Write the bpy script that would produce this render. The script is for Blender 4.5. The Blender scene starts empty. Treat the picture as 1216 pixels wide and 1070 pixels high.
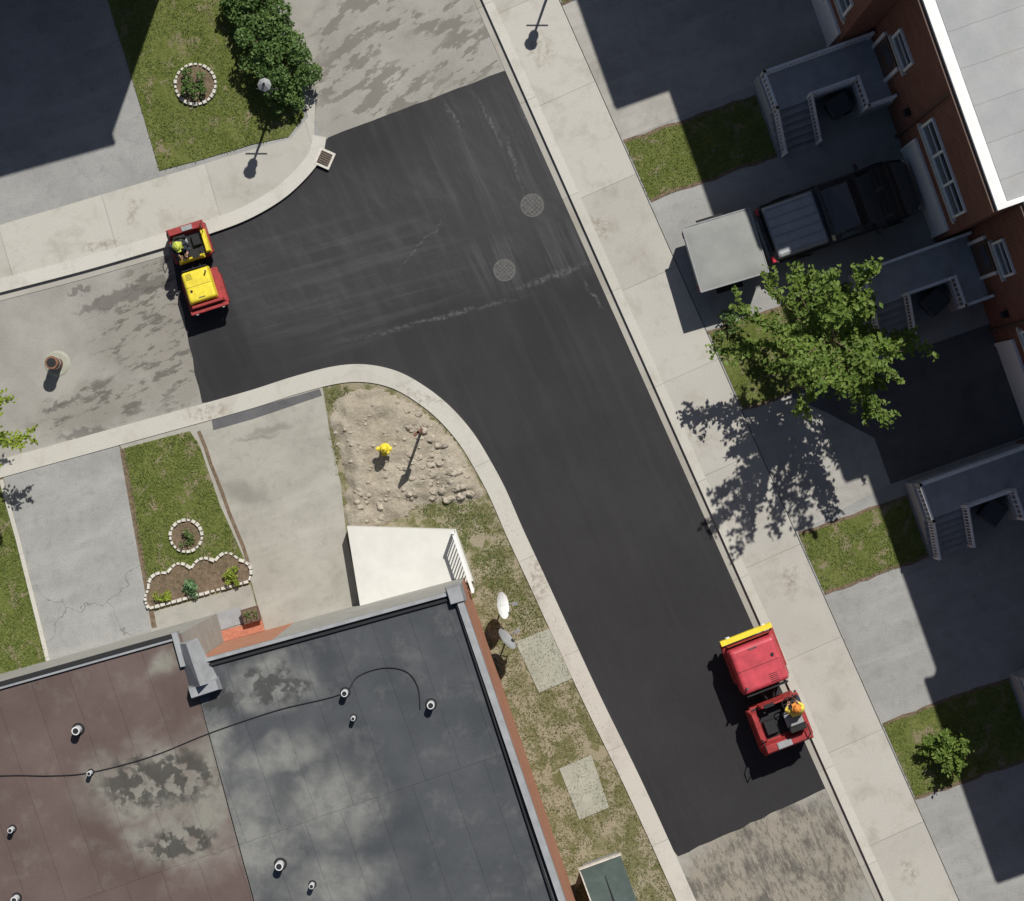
import bpy, math, random
from mathutils import Vector, Matrix, noise as mnoise
R=random.Random(7)
HC=68.0; S=40.0
scene=bpy.context.scene
def W(px,py,z=0.0):
    k=(HC-z)/HC
    return Vector(((px-608)/S*k,(535-py)/S*k,z))
NX,NY=0.942,0.335
def UVp(u,v): return (608+NX*u+NY*v, 535-NY*u+NX*v)
# ------------------------------------------------ materials
class N:
    def __init__(s,name,rough=0.8,spec=0.3,dim='3D'):
        s.dim=dim
        s.m=bpy.data.materials.new(name); s.m.use_nodes=True
        s.t=s.m.node_tree; s.b=s.t.nodes['Principled BSDF']
        s.b.inputs['Roughness'].default_value=rough
        s.b.inputs['Specular IOR Level'].default_value=spec
        s.tc=s.t.nodes.new('ShaderNodeTexCoord'); s.c=s.tc.outputs['Object']
    def n(s,k): return s.t.nodes.new(k)
    def l(s,a,b):
        if isinstance(a,bpy.types.NodeSocket): s.t.links.new(a,b)
        else:
            if isinstance(a,(tuple,list)) and len(a)==3 and b.type=='RGBA': a=(*a,1)
            b.default_value=a
    def map(s,v,loc=(0,0,0),rot=(0,0,0),sc=(1,1,1),typ='POINT'):
        n=s.n('ShaderNodeMapping'); n.vector_type=typ
        s.l(v,n.inputs[0]); n.inputs[1].default_value=loc; n.inputs[2].default_value=rot; n.inputs[3].default_value=sc
        return n.outputs[0]
    def noise(s,sc,det=4,ro=0.6,v=None,col=False):
        n=s.n('ShaderNodeTexNoise'); n.noise_dimensions=s.dim; s.l(v or s.c,n.inputs['Vector'])
        n.inputs['Scale'].default_value=sc; n.inputs['Detail'].default_value=det; n.inputs['Roughness'].default_value=ro
        return n.outputs['Color'] if col else n.outputs['Fac']
    def mr(s,v,a,b,c=0.0,d=1.0,smooth=False):
        n=s.n('ShaderNodeMapRange'); n.clamp=True
        if smooth: n.interpolation_type='SMOOTHSTEP'
        s.l(v,n.inputs[0])
        for i,x in enumerate((a,b,c,d)): n.inputs[i+1].default_value=x
        return n.outputs[0]
    def math(s,op,a,b=0.0):
        n=s.n('ShaderNodeMath'); n.operation=op; s.l(a,n.inputs[0]); s.l(b,n.inputs[1]); return n.outputs[0]
    def mix(s,f,a,b,mode='MIX'):
        n=s.n('ShaderNodeMix'); n.data_type='RGBA'; n.blend_type=mode
        s.l(f,n.inputs[0]); s.l(a,n.inputs[6]); s.l(b,n.inputs[7]); return n.outputs[2]
    def dist(s,amp,sc=1.5,v=None):
        n=s.noise(sc,2,0.6,v,True)
        a=s.n('ShaderNodeVectorMath'); a.operation='SUBTRACT'; s.l(n,a.inputs[0]); a.inputs[1].default_value=(.5,.5,.5)
        b=s.n('ShaderNodeVectorMath'); b.operation='MULTIPLY'; s.l(a.outputs[0],b.inputs[0]); b.inputs[1].default_value=(amp,amp,0)
        c=s.n('ShaderNodeVectorMath'); c.operation='ADD'; s.l(v or s.c,c.inputs[0]); s.l(b.outputs[0],c.inputs[1])
        return c.outputs[0]
    def blob(s,v,px,py,rx,ry,ang=0,soft=0.5,z=0.0):
        p=W(px,py,z)
        m=s.map(v,(p.x,p.y,0),(0,0,math.radians(ang)),(rx/S,ry/S,1000),'TEXTURE')
        n=s.n('ShaderNodeVectorMath'); n.operation='LENGTH'; s.l(m,n.inputs[0])
        return s.mr(n.outputs['Value'],1.0,1-soft,0,1,True)
    def blobs(s,v,lst,z=0.0):
        o=None
        for b in lst:
            x=s.blob(v,*b,z=z); o=x if o is None else s.math('MAXIMUM',o,x)
        return o
    def col(s,c): s.l(c,s.b.inputs['Base Color']); return s
    def bump(s,h,st=0.3,d=0.02):
        n=s.n('ShaderNodeBump'); n.inputs['Strength'].default_value=st; n.inputs['Distance'].default_value=d
        s.l(h,n.inputs['Height']); s.t.links.new(n.outputs[0],s.b.inputs['Normal']); return s
def plain(name,c,rough=0.6,var=0.12,sc=6,metal=0,spec=0.4,coat=0):
    m=N(name,rough,spec)
    k=m.mr(m.noise(sc,3,0.65),0.3,0.7,0,1)
    m.col(m.mix(k,tuple(x*(1-var) for x in c),tuple(min(1,x*(1+var)) for x in c)))
    m.b.inputs['Metallic'].default_value=metal
    m.b.inputs['Coat Weight'].default_value=coat
    return m.m
def asphalt_new():
    m=N('fresh_asphalt',0.62,0.35,'2D')
    st=m.noise(1.0,5,0.65,m.map(m.map(m.c,rot=(0,0,math.radians(66))),sc=(0.10,2.4,1)))
    st2=m.noise(1.0,4,0.7,m.map(m.map(m.c,rot=(0,0,math.radians(-15))),sc=(0.16,3.0,1)))
    big=m.noise(0.3,4,0.65)
    fine=m.noise(45,2,0.7)
    base=m.mix(m.mr(big,.35,.65),(0.0175,0.017,0.0195),(0.026,0.0255,0.0285))
    d=m.dist(0.5,0.9)
    upper=m.blobs(d,[(430,290,300,115,17,.55),(600,210,130,150,0,.6)])
    base=m.mix(m.math('MULTIPLY',upper,0.7),base,(0.036,0.036,0.040))
    clouds=m.mr(m.noise(1.1,5,.7,m.map(m.map(m.c,rot=(0,0,math.radians(40))),sc=(.6,1.5,1))),.48,.70)
    base=m.mix(m.math('MULTIPLY',m.math('MULTIPLY',upper,clouds),.45),base,(0.065,0.066,0.072))
    pale=m.blobs(d,[(590,180,120,140,-60,.8),(640,300,150,60,15,.8)])
    base=m.mix(m.mr(st,.55,.75,0,.22),base,(0.07,0.07,0.075))
    base=m.mix(m.math('MULTIPLY',m.math('MULTIPLY',m.mr(st,.50,.66),pale),0.36),base,(0.15,0.15,0.155))
    left=m.blobs(d,[(380,340,260,110,12,.6)])
    base=m.mix(m.math('MULTIPLY',m.math('MULTIPLY',m.mr(st2,.50,.68),left),0.28),base,(0.10,0.10,0.107))
    d2=m.dist(0.30,2.2)
    seam=m.blobs(d2,[(520,378,150,4,14,.95),(655,328,70,5,20,.95),(705,350,30,3,-50,.95),
        (585,150,70,2.5,-62,.95),(540,140,40,2.5,-55,.95),(630,150,60,2.5,-66,.95),(500,290,70,1.6,48,.95),
        (610,190,55,3,-75,.95)])
    sm=m.math('MULTIPLY',seam,m.mr(m.noise(9,3,.7),.38,.62,0,.42))
    base=m.mix(sm,base,(0.22,0.22,0.225))
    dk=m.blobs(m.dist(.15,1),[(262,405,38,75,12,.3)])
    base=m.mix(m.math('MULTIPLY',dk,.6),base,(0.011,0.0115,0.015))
    base=m.mix(m.mr(fine,.3,.7,0,.45),base,(0.012,0.012,0.013))
    m.col(base)
    m.l(m.mr(st,.3,.7,.5,.78),m.b.inputs['Roughness'])
    m.bump(m.noise(60,2,.7),.5,.012)
    return m.m
def old_road():
    m=N('old_road_surface',0.9,0.2,'2D')
    a=m.noise(0.7,5,.65); f=m.noise(30,3,.7)
    base=m.mix(m.mr(a,.3,.7),(0.28,0.272,0.25),(0.37,0.36,0.33))
    d=m.dist(1.0,1.6); d2=m.dist(0.5,3.5)
    top=m.blobs(d,[(430,30,80,60,20,.5),(460,110,90,50,10,.5),(560,60,50,70,-60,.5),(400,90,40,70,-60,.5),(520,20,60,30,0,.5)])
    pat=m.mr(m.noise(1.5,5,.62,m.map(m.map(m.c,rot=(0,0,math.radians(55))),sc=(1.5,.55,1))),.51,.545)
    base=m.mix(m.math('MULTIPLY',m.math('MULTIPLY',top,pat),.75),base,(0.15,0.14,0.122))
    lf=m.blobs(d,[(175,390,85,80,30,.6),(120,480,110,35,15,.6),(190,345,60,50,0,.5),(215,440,60,60,0,.6)])
    base=m.mix(m.math('MULTIPLY',lf,.5),base,(0.21,0.19,0.16))
    pat2=m.mr(m.noise(2.0,5,.70,m.map(m.map(m.c,rot=(0,0,math.radians(-25))),sc=(.6,1.9,1))),.53,.60)
    base=m.mix(m.math('MULTIPLY',m.math('MULTIPLY',lf,pat2),.75),base,(0.085,0.08,0.07))
    pch=m.blobs(d2,[(150,350,75,10,20,.3),(75,480,30,5,20,.4),(100,515,40,8,10,.5),(95,345,20,4,10,.4)])
    base=m.mix(m.math('MULTIPLY',pch,.6),base,(0.08,0.075,0.07))
    bt=m.blobs(d,[(920,1040,150,90,25,.3)])
    p3=m.mr(m.noise(1.8,6,.82,m.map(m.map(m.c,rot=(0,0,math.radians(66))),sc=(.35,1.8,1))),.42,.56)
    p4=m.mr(m.noise(1.1,4,.6),.42,.58)
    base=m.mix(m.math('MULTIPLY',bt,.85),base,m.mix(m.math('MULTIPLY',p3,p4),(0.29,0.265,0.215),(0.085,0.08,0.07)))
    base=m.mix(m.math('MULTIPLY',bt,m.mr(m.noise(5,4,.8,m.map(m.map(m.c,rot=(0,0,math.radians(66))),sc=(.5,1.6,1))),.50,.60,0,.6)),base,(0.075,0.07,0.06))
    base=m.mix(m.mr(f,.3,.7,0,.35),base,(0.17,0.16,0.145))
    m.col(base); m.bump(m.noise(25,3,.7),.5,.015); return m.m
def concrete(name,c1,c2,rot=0,joint=1.5,off=0.0,stain=(0.25,0.225,0.185),spots=None):
    m=N(name,0.85,0.25,'2D')
    v=m.map(m.c,rot=(0,0,rot),loc=(off,500.3,0))
    b=m.n('ShaderNodeTexBrick'); m.l(v,b.inputs['Vector']); b.offset=0; b.squash=1
    b.inputs['Color1'].default_value=(*c1,1); b.inputs['Color2'].default_value=(*c2,1)
    b.inputs['Mortar'].default_value=(*[x*.5 for x in c1],1)
    b.inputs['Scale'].default_value=1; b.inputs['Mortar Size'].default_value=.009; b.inputs['Mortar Smooth'].default_value=.3
    b.inputs['Brick Width'].default_value=joint; b.inputs['Row Height'].default_value=1000
    base=b.outputs['Color']
    a=m.noise(1.1,5,.74,m.dist(.8,.6))
    base=m.mix(m.mr(a,.50,.76,0,.5),base,stain)
    base=m.mix(m.mr(m.noise(.5,2),.4,.65,0,.3),base,(0.50,0.485,0.44))
    if spots:
        base=m.mix(m.math('MULTIPLY',m.blobs(m.dist(.5,3),spots),m.mr(m.noise(6,3,.7),.4,.65,.0,.55)),base,(0.19,0.15,0.105))
    base=m.mix(m.mr(m.noise(28,3,.75),.45,.75,0,.3),base,(0.2,0.19,0.17))
    m.col(base); m.bump(m.noise(40,2,.7),.25,.008); return m.m
def driveway(name,c1,c2,spk=.4,stains=None,crk=0.0):
    m=N(name,0.9,0.2,'2D')
    base=m.mix(m.mr(m.noise(.6,6,.7),.3,.7),c1,c2)
    base=m.mix(m.mr(m.noise(2.6,4,.75),.52,.72,0,.3),base,tuple(x*.6 for x in c1))
    base=m.mix(m.mr(m.noise(1.0,3,.6,m.map(m.map(m.c,rot=(0,0,math.radians(-20))),sc=(.25,1.4,1))),.5,.7,0,.3),base,tuple(x*1.25 for x in c2))
    base=m.mix(m.mr(m.noise(35,3,.8),.4,.7,0,spk),base,tuple(x*.35 for x in c1))
    if crk:
        vo=m.n('ShaderNodeTexVoronoi'); vo.voronoi_dimensions='2D'; vo.feature='DISTANCE_TO_EDGE'; vo.inputs['Scale'].default_value=.2
        m.l(m.dist(.6,1.8),vo.inputs['Vector'])
        base=m.mix(m.mr(vo.outputs['Distance'],.001,.0035,crk,0),base,tuple(x*.4 for x in c1))
    if stains:
        base=m.mix(m.math('MULTIPLY',m.blobs(m.dist(.4,2),stains),.5),base,tuple(x*.5 for x in c1))
    m.col(base); m.bump(m.noise(45,2,.7),.4,.01); return m.m
def grassmat(name,c1,c2,c3,bare=.0,barec=(0.27,0.23,0.15)):
    m=N(name,0.9,0.1,'2D')
    base=m.mix(m.mr(m.noise(1.2,4,.7),.35,.65),c1,c2)
    base=m.mix(m.mr(m.noise(9,4,.8),.42,.68,0,.8),base,c3)
    if bare>0:
        base=m.mix(m.mr(m.noise(1.6,6,.72,m.dist(.6,2)),.62-bare,.72-bare),base,barec)
    m.col(base); m.bump(m.noise(22,3,.8),.9,.05); return m.m
def brick(name,c1,c2,mort):
    m=N(name,0.9,0.2)
    sp=m.n('ShaderNodeSeparateXYZ'); m.l(m.c,sp.inputs[0])
    cb=m.n('ShaderNodeCombineXYZ'); m.l(m.math('ADD',sp.outputs[0],sp.outputs[1]),cb.inputs[0]); m.l(sp.outputs[2],cb.inputs[1])
    b=m.n('ShaderNodeTexBrick'); m.l(cb.outputs[0],b.inputs['Vector'])
    b.inputs['Color1'].default_value=(*c1,1); b.inputs['Color2'].default_value=(*c2,1); b.inputs['Mortar'].default_value=(*mort,1)
    b.inputs['Scale'].default_value=1; b.inputs['Brick Width'].default_value=.22; b.inputs['Row Height'].default_value=.075; b.inputs['Mortar Size'].default_value=.009
    m.col(m.mix(m.mr(m.noise(2,3),.35,.7,0,.4),b.outputs['Color'],tuple(x*.6 for x in c1)))
    return m.m
def leafmat(name,c1,c2,c3,tr_=.25):
    m=N(name,0.55,0.3)
    g=m.n('ShaderNodeNewGeometry')
    base=m.mix(g.outputs['Random Per Island'],c1,c2)
    base=m.mix(m.mr(m.noise(1.6,2),.4,.65,0,.7),base,c3)
    m.col(base)
    tr=m.n('ShaderNodeBsdfTranslucent'); m.l(m.mix(.5,base,(0.2,0.3,0.04)),tr.inputs[0])
    ms=m.n('ShaderNodeMixShader'); ms.inputs[0].default_value=tr_
    m.t.links.new(m.b.outputs[0],ms.inputs[1]); m.t.links.new(tr.outputs[0],ms.inputs[2])
    m.t.links.new(ms.outputs[0],m.t.nodes['Material Output'].inputs[0]); return m.m
def roofmat(name,c1,c2,light,dark,lightb,darkb,z,rot):
    m=N(name,0.95,0.08,'2D')
    base=m.mix(m.mr(m.noise(.35,5,.65),.35,.65),c1,c2)
    d=m.dist(1.0,1.0); d2=m.dist(.9,2.5)
    base=m.mix(m.math('MULTIPLY',m.blobs(d,lightb,z),m.mr(m.noise(1.8,5,.65),.3,.6,.45,.95)),base,light)
    base=m.mix(m.mr(m.noise(.9,5,.7),.54,.78,0,.3),base,light)
    if darkb:
        base=m.mix(m.math('MULTIPLY',m.math('MULTIPLY',m.blobs(d2,darkb,z),m.mr(m.noise(2.2,3,.6),.42,.5)),.8),base,dark)
    v=m.map(m.dist(.04,2),rot=(0,0,rot),loc=(300,300,0))
    b=m.n('ShaderNodeTexBrick'); m.l(v,b.inputs['Vector']); b.offset=.37
    b.inputs['Color1'].default_value=(1,1,1,1); b.inputs['Color2'].default_value=(.88,.88,.88,1); b.inputs['Mortar'].default_value=(.55,.55,.55,1)
    b.inputs['Scale'].default_value=1; b.inputs['Brick Width'].default_value=1.0; b.inputs['Row Height'].default_value=7.5; b.inputs['Mortar Size'].default_value=.012
    base=m.mix(.6,base,m.mix(1.0,base,b.outputs['Color'],'MULTIPLY'))
    base=m.mix(m.mr(m.noise(40,3,.75),.45,.7,0,.3),base,tuple(x*.5 for x in c1))
    m.col(base); m.bump(m.noise(30,2),.3,.01); return m.m

M={}
M['asph']=asphalt_new(); M['old']=old_road()
a_road=math.atan2(-0.914,0.406)
M['walk']=concrete('sidewalk_concrete',(0.40,0.385,0.35),(0.475,0.46,0.42),rot=-a_road,joint=3.0,
   spots=[(715,270,25,25,0,.8),(645,60,20,30,0,.8),(1080,1035,14,22,20,.8),(830,520,20,12,0,.8),(940,690,18,30,0,.8)])
M['walkL']=concrete('sidewalk_concrete_left',(0.40,0.385,0.345),(0.47,0.455,0.41),rot=math.radians(-16),joint=3.2,spots=[(160,250,24,10,60,.7),(120,292,30,8,10,.6),(255,285,40,8,12,.6)])
M['kerb']=concrete('kerb_concrete',(0.48,0.465,0.42),(0.54,0.525,0.48),rot=-a_road,joint=3.1,stain=(0.32,0.295,0.25),spots=[(245,490,40,12,10,.6),(500,470,40,6,-20,.6),(640,690,15,50,0,.6)])
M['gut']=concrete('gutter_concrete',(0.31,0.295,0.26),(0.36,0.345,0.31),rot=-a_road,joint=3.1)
M['drive']=driveway('driveway_asphalt_grey',(0.28,0.28,0.272),(0.36,0.36,0.35),.45)
M['driveC']=driveway('driveway_cracked',(0.28,0.28,0.272),(0.37,0.37,0.36),.45,None,.6)
M['driveA']=driveway('driveway_worn',(0.32,0.31,0.285),(0.42,0.41,0.38),.3)
M['driveD']=driveway('driveway_shade_dark',(0.10,0.10,0.105),(0.14,0.14,0.145),.4)  # darkened driveway tone, shade put into the colour
M['drive2']=driveway('driveway_concrete',(0.31,0.30,0.265),(0.385,0.375,0.335),.15,[(320,510,6,40,-75,.7),(305,520,4,40,-78,.7),(290,585,20,60,70,.9)])
M['lawn']=grassmat('lawn_grass',(0.135,0.165,0.04),(0.19,0.21,0.065),(0.075,0.10,0.026),.07)
M['dry']=grassmat('dry_grass',(0.18,0.18,0.08),(0.25,0.23,0.125),(0.095,0.11,0.042),.16,(0.35,0.31,0.22))
M['blade']=leafmat('grass_blades',(0.13,0.18,0.04),(0.22,0.25,0.08),(0.085,0.125,0.028))
M['bladedry']=leafmat('grass_blades_dry',(0.20,0.20,0.09),(0.28,0.25,0.14),(0.11,0.13,0.05))
M['leaf']=leafmat('tree_leaves',(0.115,0.19,0.032),(0.23,0.31,0.07),(0.09,0.155,0.028),.35)
M['leafb']=leafmat('bush_leaves',(0.08,0.15,0.04),(0.17,0.26,0.08),(0.06,0.12,0.03),.3)
M['leafy']=leafmat('lime_leaves',(0.22,0.30,0.03),(0.34,0.40,0.06),(0.16,0.24,0.03))
M['leafg']=leafmat('hosta_leaves',(0.10,0.20,0.09),(0.18,0.30,0.15),(0.06,0.13,0.06))
M['flower']=plain('flower_petals',(0.55,0.30,0.35),.7)
M['bark']=plain('bark',(0.16,0.125,0.08),.9,.3,8)
M['brick']=brick('red_brick',(0.17,0.055,0.035),(0.22,0.08,0.05),(0.22,0.17,0.14))
M['brickO']=brick('orange_brick',(0.46,0.18,0.10),(0.54,0.24,0.14),(0.40,0.29,0.23))
M['white']=plain('white_paint',(0.76,0.76,0.75),.5,.06)
M['glass']=plain('window_glass',(0.03,0.035,0.04),.08,.1,2,0,.8)
M['trimbrown']=plain('brown_trim',(0.10,0.06,0.045),.6)
M['porch']=plain('porch_grey_paint',(0.36,0.38,0.40),.7,.12,3)
M['dark']=plain('dark_rubber',(0.018,0.018,0.02),.8)
M['red']=plain('red_machine_paint',(0.50,0.06,0.08),.45,.22,3,0,.5,.15)
M['red2']=plain('dark_red_machine_paint',(0.30,0.035,0.035),.5,.3,5)
M['yellow']=plain('yellow_machine_paint',(0.74,0.60,0.04),.5,.15,4)
M['steel']=plain('worn_steel',(0.22,0.22,0.22),.35,.3,9,.8)
M['grey']=plain('grey_plastic',(0.28,0.29,0.30),.6)
M['greyl']=plain('light_grey_tarp',(0.26,0.265,0.258),.8,.1,1.5)
M['black']=plain('black_car_paint',(0.022,0.022,0.026),.18,.1,3,0,.5,.8)
M['bed']=plain('grey_bed_cover',(0.36,0.38,0.41),.5,.1,4)
M['tail']=plain('tail_light_red',(0.5,0.03,0.05),.3)
M['rust']=plain('rusty_iron',(0.20,0.10,0.065),.85,.35,14)
M['drain']=plain('drain_iron',(0.15,0.115,0.09),.85,.35,14)
M['iron']=plain('cast_iron',(0.075,0.075,0.074),.7,.5,18,.1)
M['iron2']=plain('cast_iron_ribs',(0.11,0.11,0.106),.7,.4,22,.1)
M['hviz']=plain('hi_vis_yellow',(0.55,0.62,0.10),.8,.2,9)
M['shirt']=plain('yellow_shirt',(0.72,0.60,0.10),.85,.12,9)
M['orange']=plain('orange_hat',(0.65,0.24,0.04),.6)
M['navy']=plain('dark_trousers',(0.03,0.035,0.05),.9,.25,9)
M['skin']=plain('skin',(0.42,0.24,0.16),.6)
M['hair']=plain('dark_hair',(0.03,0.02,0.015),.8)
M['boot']=plain('boots',(0.09,0.06,0.04),.8)
M['soil']=plain('planting_soil',(0.15,0.11,0.075),.95,.35,10)
M['stone']=plain('white_edging_stone',(0.55,0.53,0.48),.85,.2,9)
M['rock']=plain('rubble_rock',(0.38,0.34,0.275),.9,.3,6)
M['slab']=plain('terrace_concrete',(0.60,0.595,0.56),.8,.07,1.2)
M['stucco']=plain('pale_stucco',(0.34,0.335,0.31),.85,.12,2)
M['paver']=plain('paver_concrete',(0.33,0.335,0.28),.9,.14,3)
M['metal']=plain('roof_flashing_metal',(0.30,0.31,0.32),.6,.15,3,.1)
M['pipew']=plain('vent_pipe_white',(0.62,0.63,0.64),.5)
M['green']=plain('weathered_green_lid',(0.07,0.10,0.095),.7,.2,3)
M['bin']=plain('wheeled_bin_plastic',(0.035,0.045,0.05),.5)
M['redstep']=plain('red_step_tile',(0.42,0.16,0.10),.8,.2,9)
M['wroof']=roofmat('white_roof_membrane',(0.34,0.35,0.355),(0.43,0.435,0.43),(0.36,0.33,0.29),(0.2,0.2,0.2),[(3,3,40,60,0,.8)],None,9.6,0)
ZR=7.5
M['roofg']=roofmat('grey_roof_felt',(0.066,0.072,0.080),(0.094,0.100,0.108),(0.25,0.25,0.235),(0.055,0.055,0.055),
   [(325,808,60,40,0,.7),(395,955,80,65,20,.8),(400,1050,90,40,10,.9),(290,1000,70,90,0,.8),(250,900,40,80,0,.9),(330,900,90,30,20,.9)],[(325,815,45,25,0,.5),(260,830,25,20,0,.5)],ZR,math.radians(-19))
M['roofb']=roofmat('brown_roof_felt',(0.118,0.086,0.079),(0.155,0.115,0.105),(0.27,0.262,0.228),(0.05,0.05,0.047),
   [(180,935,95,62,5,.6),(205,1000,80,35,5,.6),(245,950,60,100,0,.7),(200,790,30,20,0,.8)],[(190,925,85,38,10,.5),(215,1000,55,22,10,.5)],ZR,math.radians(-19))
def dirtm():
    m=N('excavated_dirt',.95,.1)
    b=m.mix(m.mr(m.noise(1.3,5,.7),.35,.65),(0.34,0.30,0.235),(0.47,0.425,0.345))
    b=m.mix(m.mr(m.noise(14,4,.8),.45,.7,0,.55),b,(0.20,0.165,0.12))
    m.col(b); m.bump(m.noise(12,4,.8),.9,.06); return m.m
M['dirt']=dirtm()
# ------------------------------------------------ mesh builder
class MB:
    def __init__(s): s.v=[];s.f=[];s.mi=[];s.mats=[]
    def mid(s,k):
        if k not in s.mats: s.mats.append(k)
        return s.mats.index(k)
    def add(s,vs,fs,mat,T=None):
        o=len(s.v); i=s.mid(mat)
        for v in vs:
            v=Vector(v); s.v.append(T@v if T else v)
        for f in fs: s.f.append([o+x for x in f]); s.mi.append(i)
    def box(s,x0,x1,y0,y1,z0,z1,mat,T=None,ins=0.0):
        vs=[(x0,y0,z0),(x1,y0,z0),(x1,y1,z0),(x0,y1,z0),(x0+ins,y0+ins,z1),(x1-ins,y0+ins,z1),(x1-ins,y1-ins,z1),(x0+ins,y1-ins,z1)]
        s.add(vs,[(3,2,1,0),(4,5,6,7),(0,1,5,4),(1,2,6,5),(2,3,7,6),(3,0,4,7)],mat,T)
    def cyl(s,p0,p1,r0,r1,mat,n=12,T=None,cap=True):
        p0=Vector(p0);p1=Vector(p1);d=(p1-p0).normalized()
        a=d.orthogonal().normalized();b=d.cross(a)
        vs=[]
        for p,r in((p0,r0),(p1,r1)):
            for i in range(n):
                t=2*math.pi*i/n; vs.append(p+(a*math.cos(t)+b*math.sin(t))*r)
        fs=[(i,(i+1)%n,n+(i+1)%n,n+i) for i in range(n)]
        if cap: fs+= [tuple(range(n-1,-1,-1)),tuple(range(n,2*n))]
        s.add(vs,fs,mat,T)
    def tube(s,pts,r,mat,n=6,T=None):
        rs=r if isinstance(r,(list,tuple)) else [r]*len(pts)
        for i in range(len(pts)-1): s.cyl(pts[i],pts[i+1],rs[i],rs[i+1],mat,n,T)
    def sph(s,c,rx,ry,rz,mat,n=12,m=8,T=None,zmin=-1.0):
        vs=[];fs=[]
        for j in range(m+1):
            ph=-math.pi/2+math.pi*j/m
            z=max(math.sin(ph),zmin)
            for i in range(n):
                t=2*math.pi*i/n
                vs.append((c[0]+rx*math.cos(ph)*math.cos(t),c[1]+ry*math.cos(ph)*math.sin(t),c[2]+rz*z))
        for j in range(m):
            for i in range(n): fs.append((j*n+i,j*n+(i+1)%n,(j+1)*n+(i+1)%n,(j+1)*n+i))
        s.add(vs,fs,mat,T)
    def prism(s,pts,z0,z1,top,side=None,T=None,sides=None):
        n=len(pts); a=sum(pts[i][0]*pts[(i+1)%n][1]-pts[(i+1)%n][0]*pts[i][1] for i in range(n))
        if a<0:
            pts=pts[::-1]
            if sides: sides=sides[::-1]; sides=sides[1:]+sides[:1]
        vs=[(p[0],p[1],z1) for p in pts]; s.add(vs,[tuple(range(n))],top,T)
        vs=[(p[0],p[1],z0) for p in pts]+[(p[0],p[1],z1) for p in pts]
        for i in range(n):
            s.add([vs[i],vs[(i+1)%n],vs[n+(i+1)%n],vs[n+i]],[(0,1,2,3)],(sides[i] if sides else None) or side or top,T)
    def make(s,name,parent=None,mat=None,bevel=0,smooth=False):
        me=bpy.data.meshes.new(name); me.from_pydata([tuple(v) for v in s.v],[],s.f)
        for k in s.mats: me.materials.append(M[k])
        me.polygons.foreach_set('material_index',s.mi)
        if smooth: me.polygons.foreach_set('use_smooth',[True]*len(s.f))
        me.update()
        ob=bpy.data.objects.new(name,me); scene.collection.objects.link(ob)
        if mat is not None: ob.matrix_world=mat
        if parent: ob.parent=parent
        if bevel:
            b=ob.modifiers.new('b','BEVEL'); b.width=bevel; b.segments=3; b.limit_method='ANGLE'; b.angle_limit=math.radians(40)
        return ob
def empty(name,mat=None):
    e=bpy.data.objects.new(name,None); scene.collection.objects.link(e)
    if mat is not None: e.matrix_world=mat
    return e
def P2(lst,z=0): return [tuple(W(x,y,z)[:2]) for x,y in lst]
def slab(name,lst,z0,z1,mat,side=None):
    b=MB(); b.prism(P2(lst),z0,z1,mat,side); return b.make(name)
def smooth(pts,k=6):
    o=[]
    n=len(pts)
    for i in range(n-1):
        p0=pts[max(i-1,0)];p1=pts[i];p2=pts[i+1];p3=pts[min(i+2,n-1)]
        for j in range(k):
            t=j/k
            o.append(tuple(.5*((2*p1[a])+(-p0[a]+p2[a])*t+(2*p0[a]-5*p1[a]+4*p2[a]-p3[a])*t*t+(-p0[a]+3*p1[a]-3*p2[a]+p3[a])*t**3) for a in (0,1)))
    o.append(pts[-1]); return o
def offs(pts,w):
    o=[]
    for i,p in enumerate(pts):
        a=pts[max(i-1,0)];b=pts[min(i+1,len(pts)-1)]
        dx,dy=b[0]-a[0],b[1]-a[1];L=math.hypot(dx,dy) or 1
        o.append((p[0]-dy/L*w,p[1]+dx/L*w))
    return o
def ribbon(name,pts,w0,w1,z0,z1,mat):
    A=P2(offs(pts,w0));B=P2(offs(pts,w1)); b=MB(); n=len(A)
    for i in range(n-1):
        b.add([(*A[i],z1),(*A[i+1],z1),(*B[i+1],z1),(*B[i],z1)],[(0,1,2,3)],mat)
        for C in (A,B):
            b.add([(*C[i],z0),(*C[i+1],z0),(*C[i+1],z1),(*C[i],z1)],[(0,1,2,3)],mat)
    for i in (0,n-1): b.add([(*A[i],z0),(*B[i],z0),(*B[i],z1),(*A[i],z1)],[(0,1,2,3)],mat)
    return b.make(name)
def inpoly(x,y,P):
    c=False;j=len(P)-1
    for i in range(len(P)):
        if (P[i][1]>y)!=(P[j][1]>y) and x<(P[j][0]-P[i][0])*(y-P[i][1])/(P[j][1]-P[i][1])+P[i][0]: c=not c
        j=i
    return c
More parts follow.
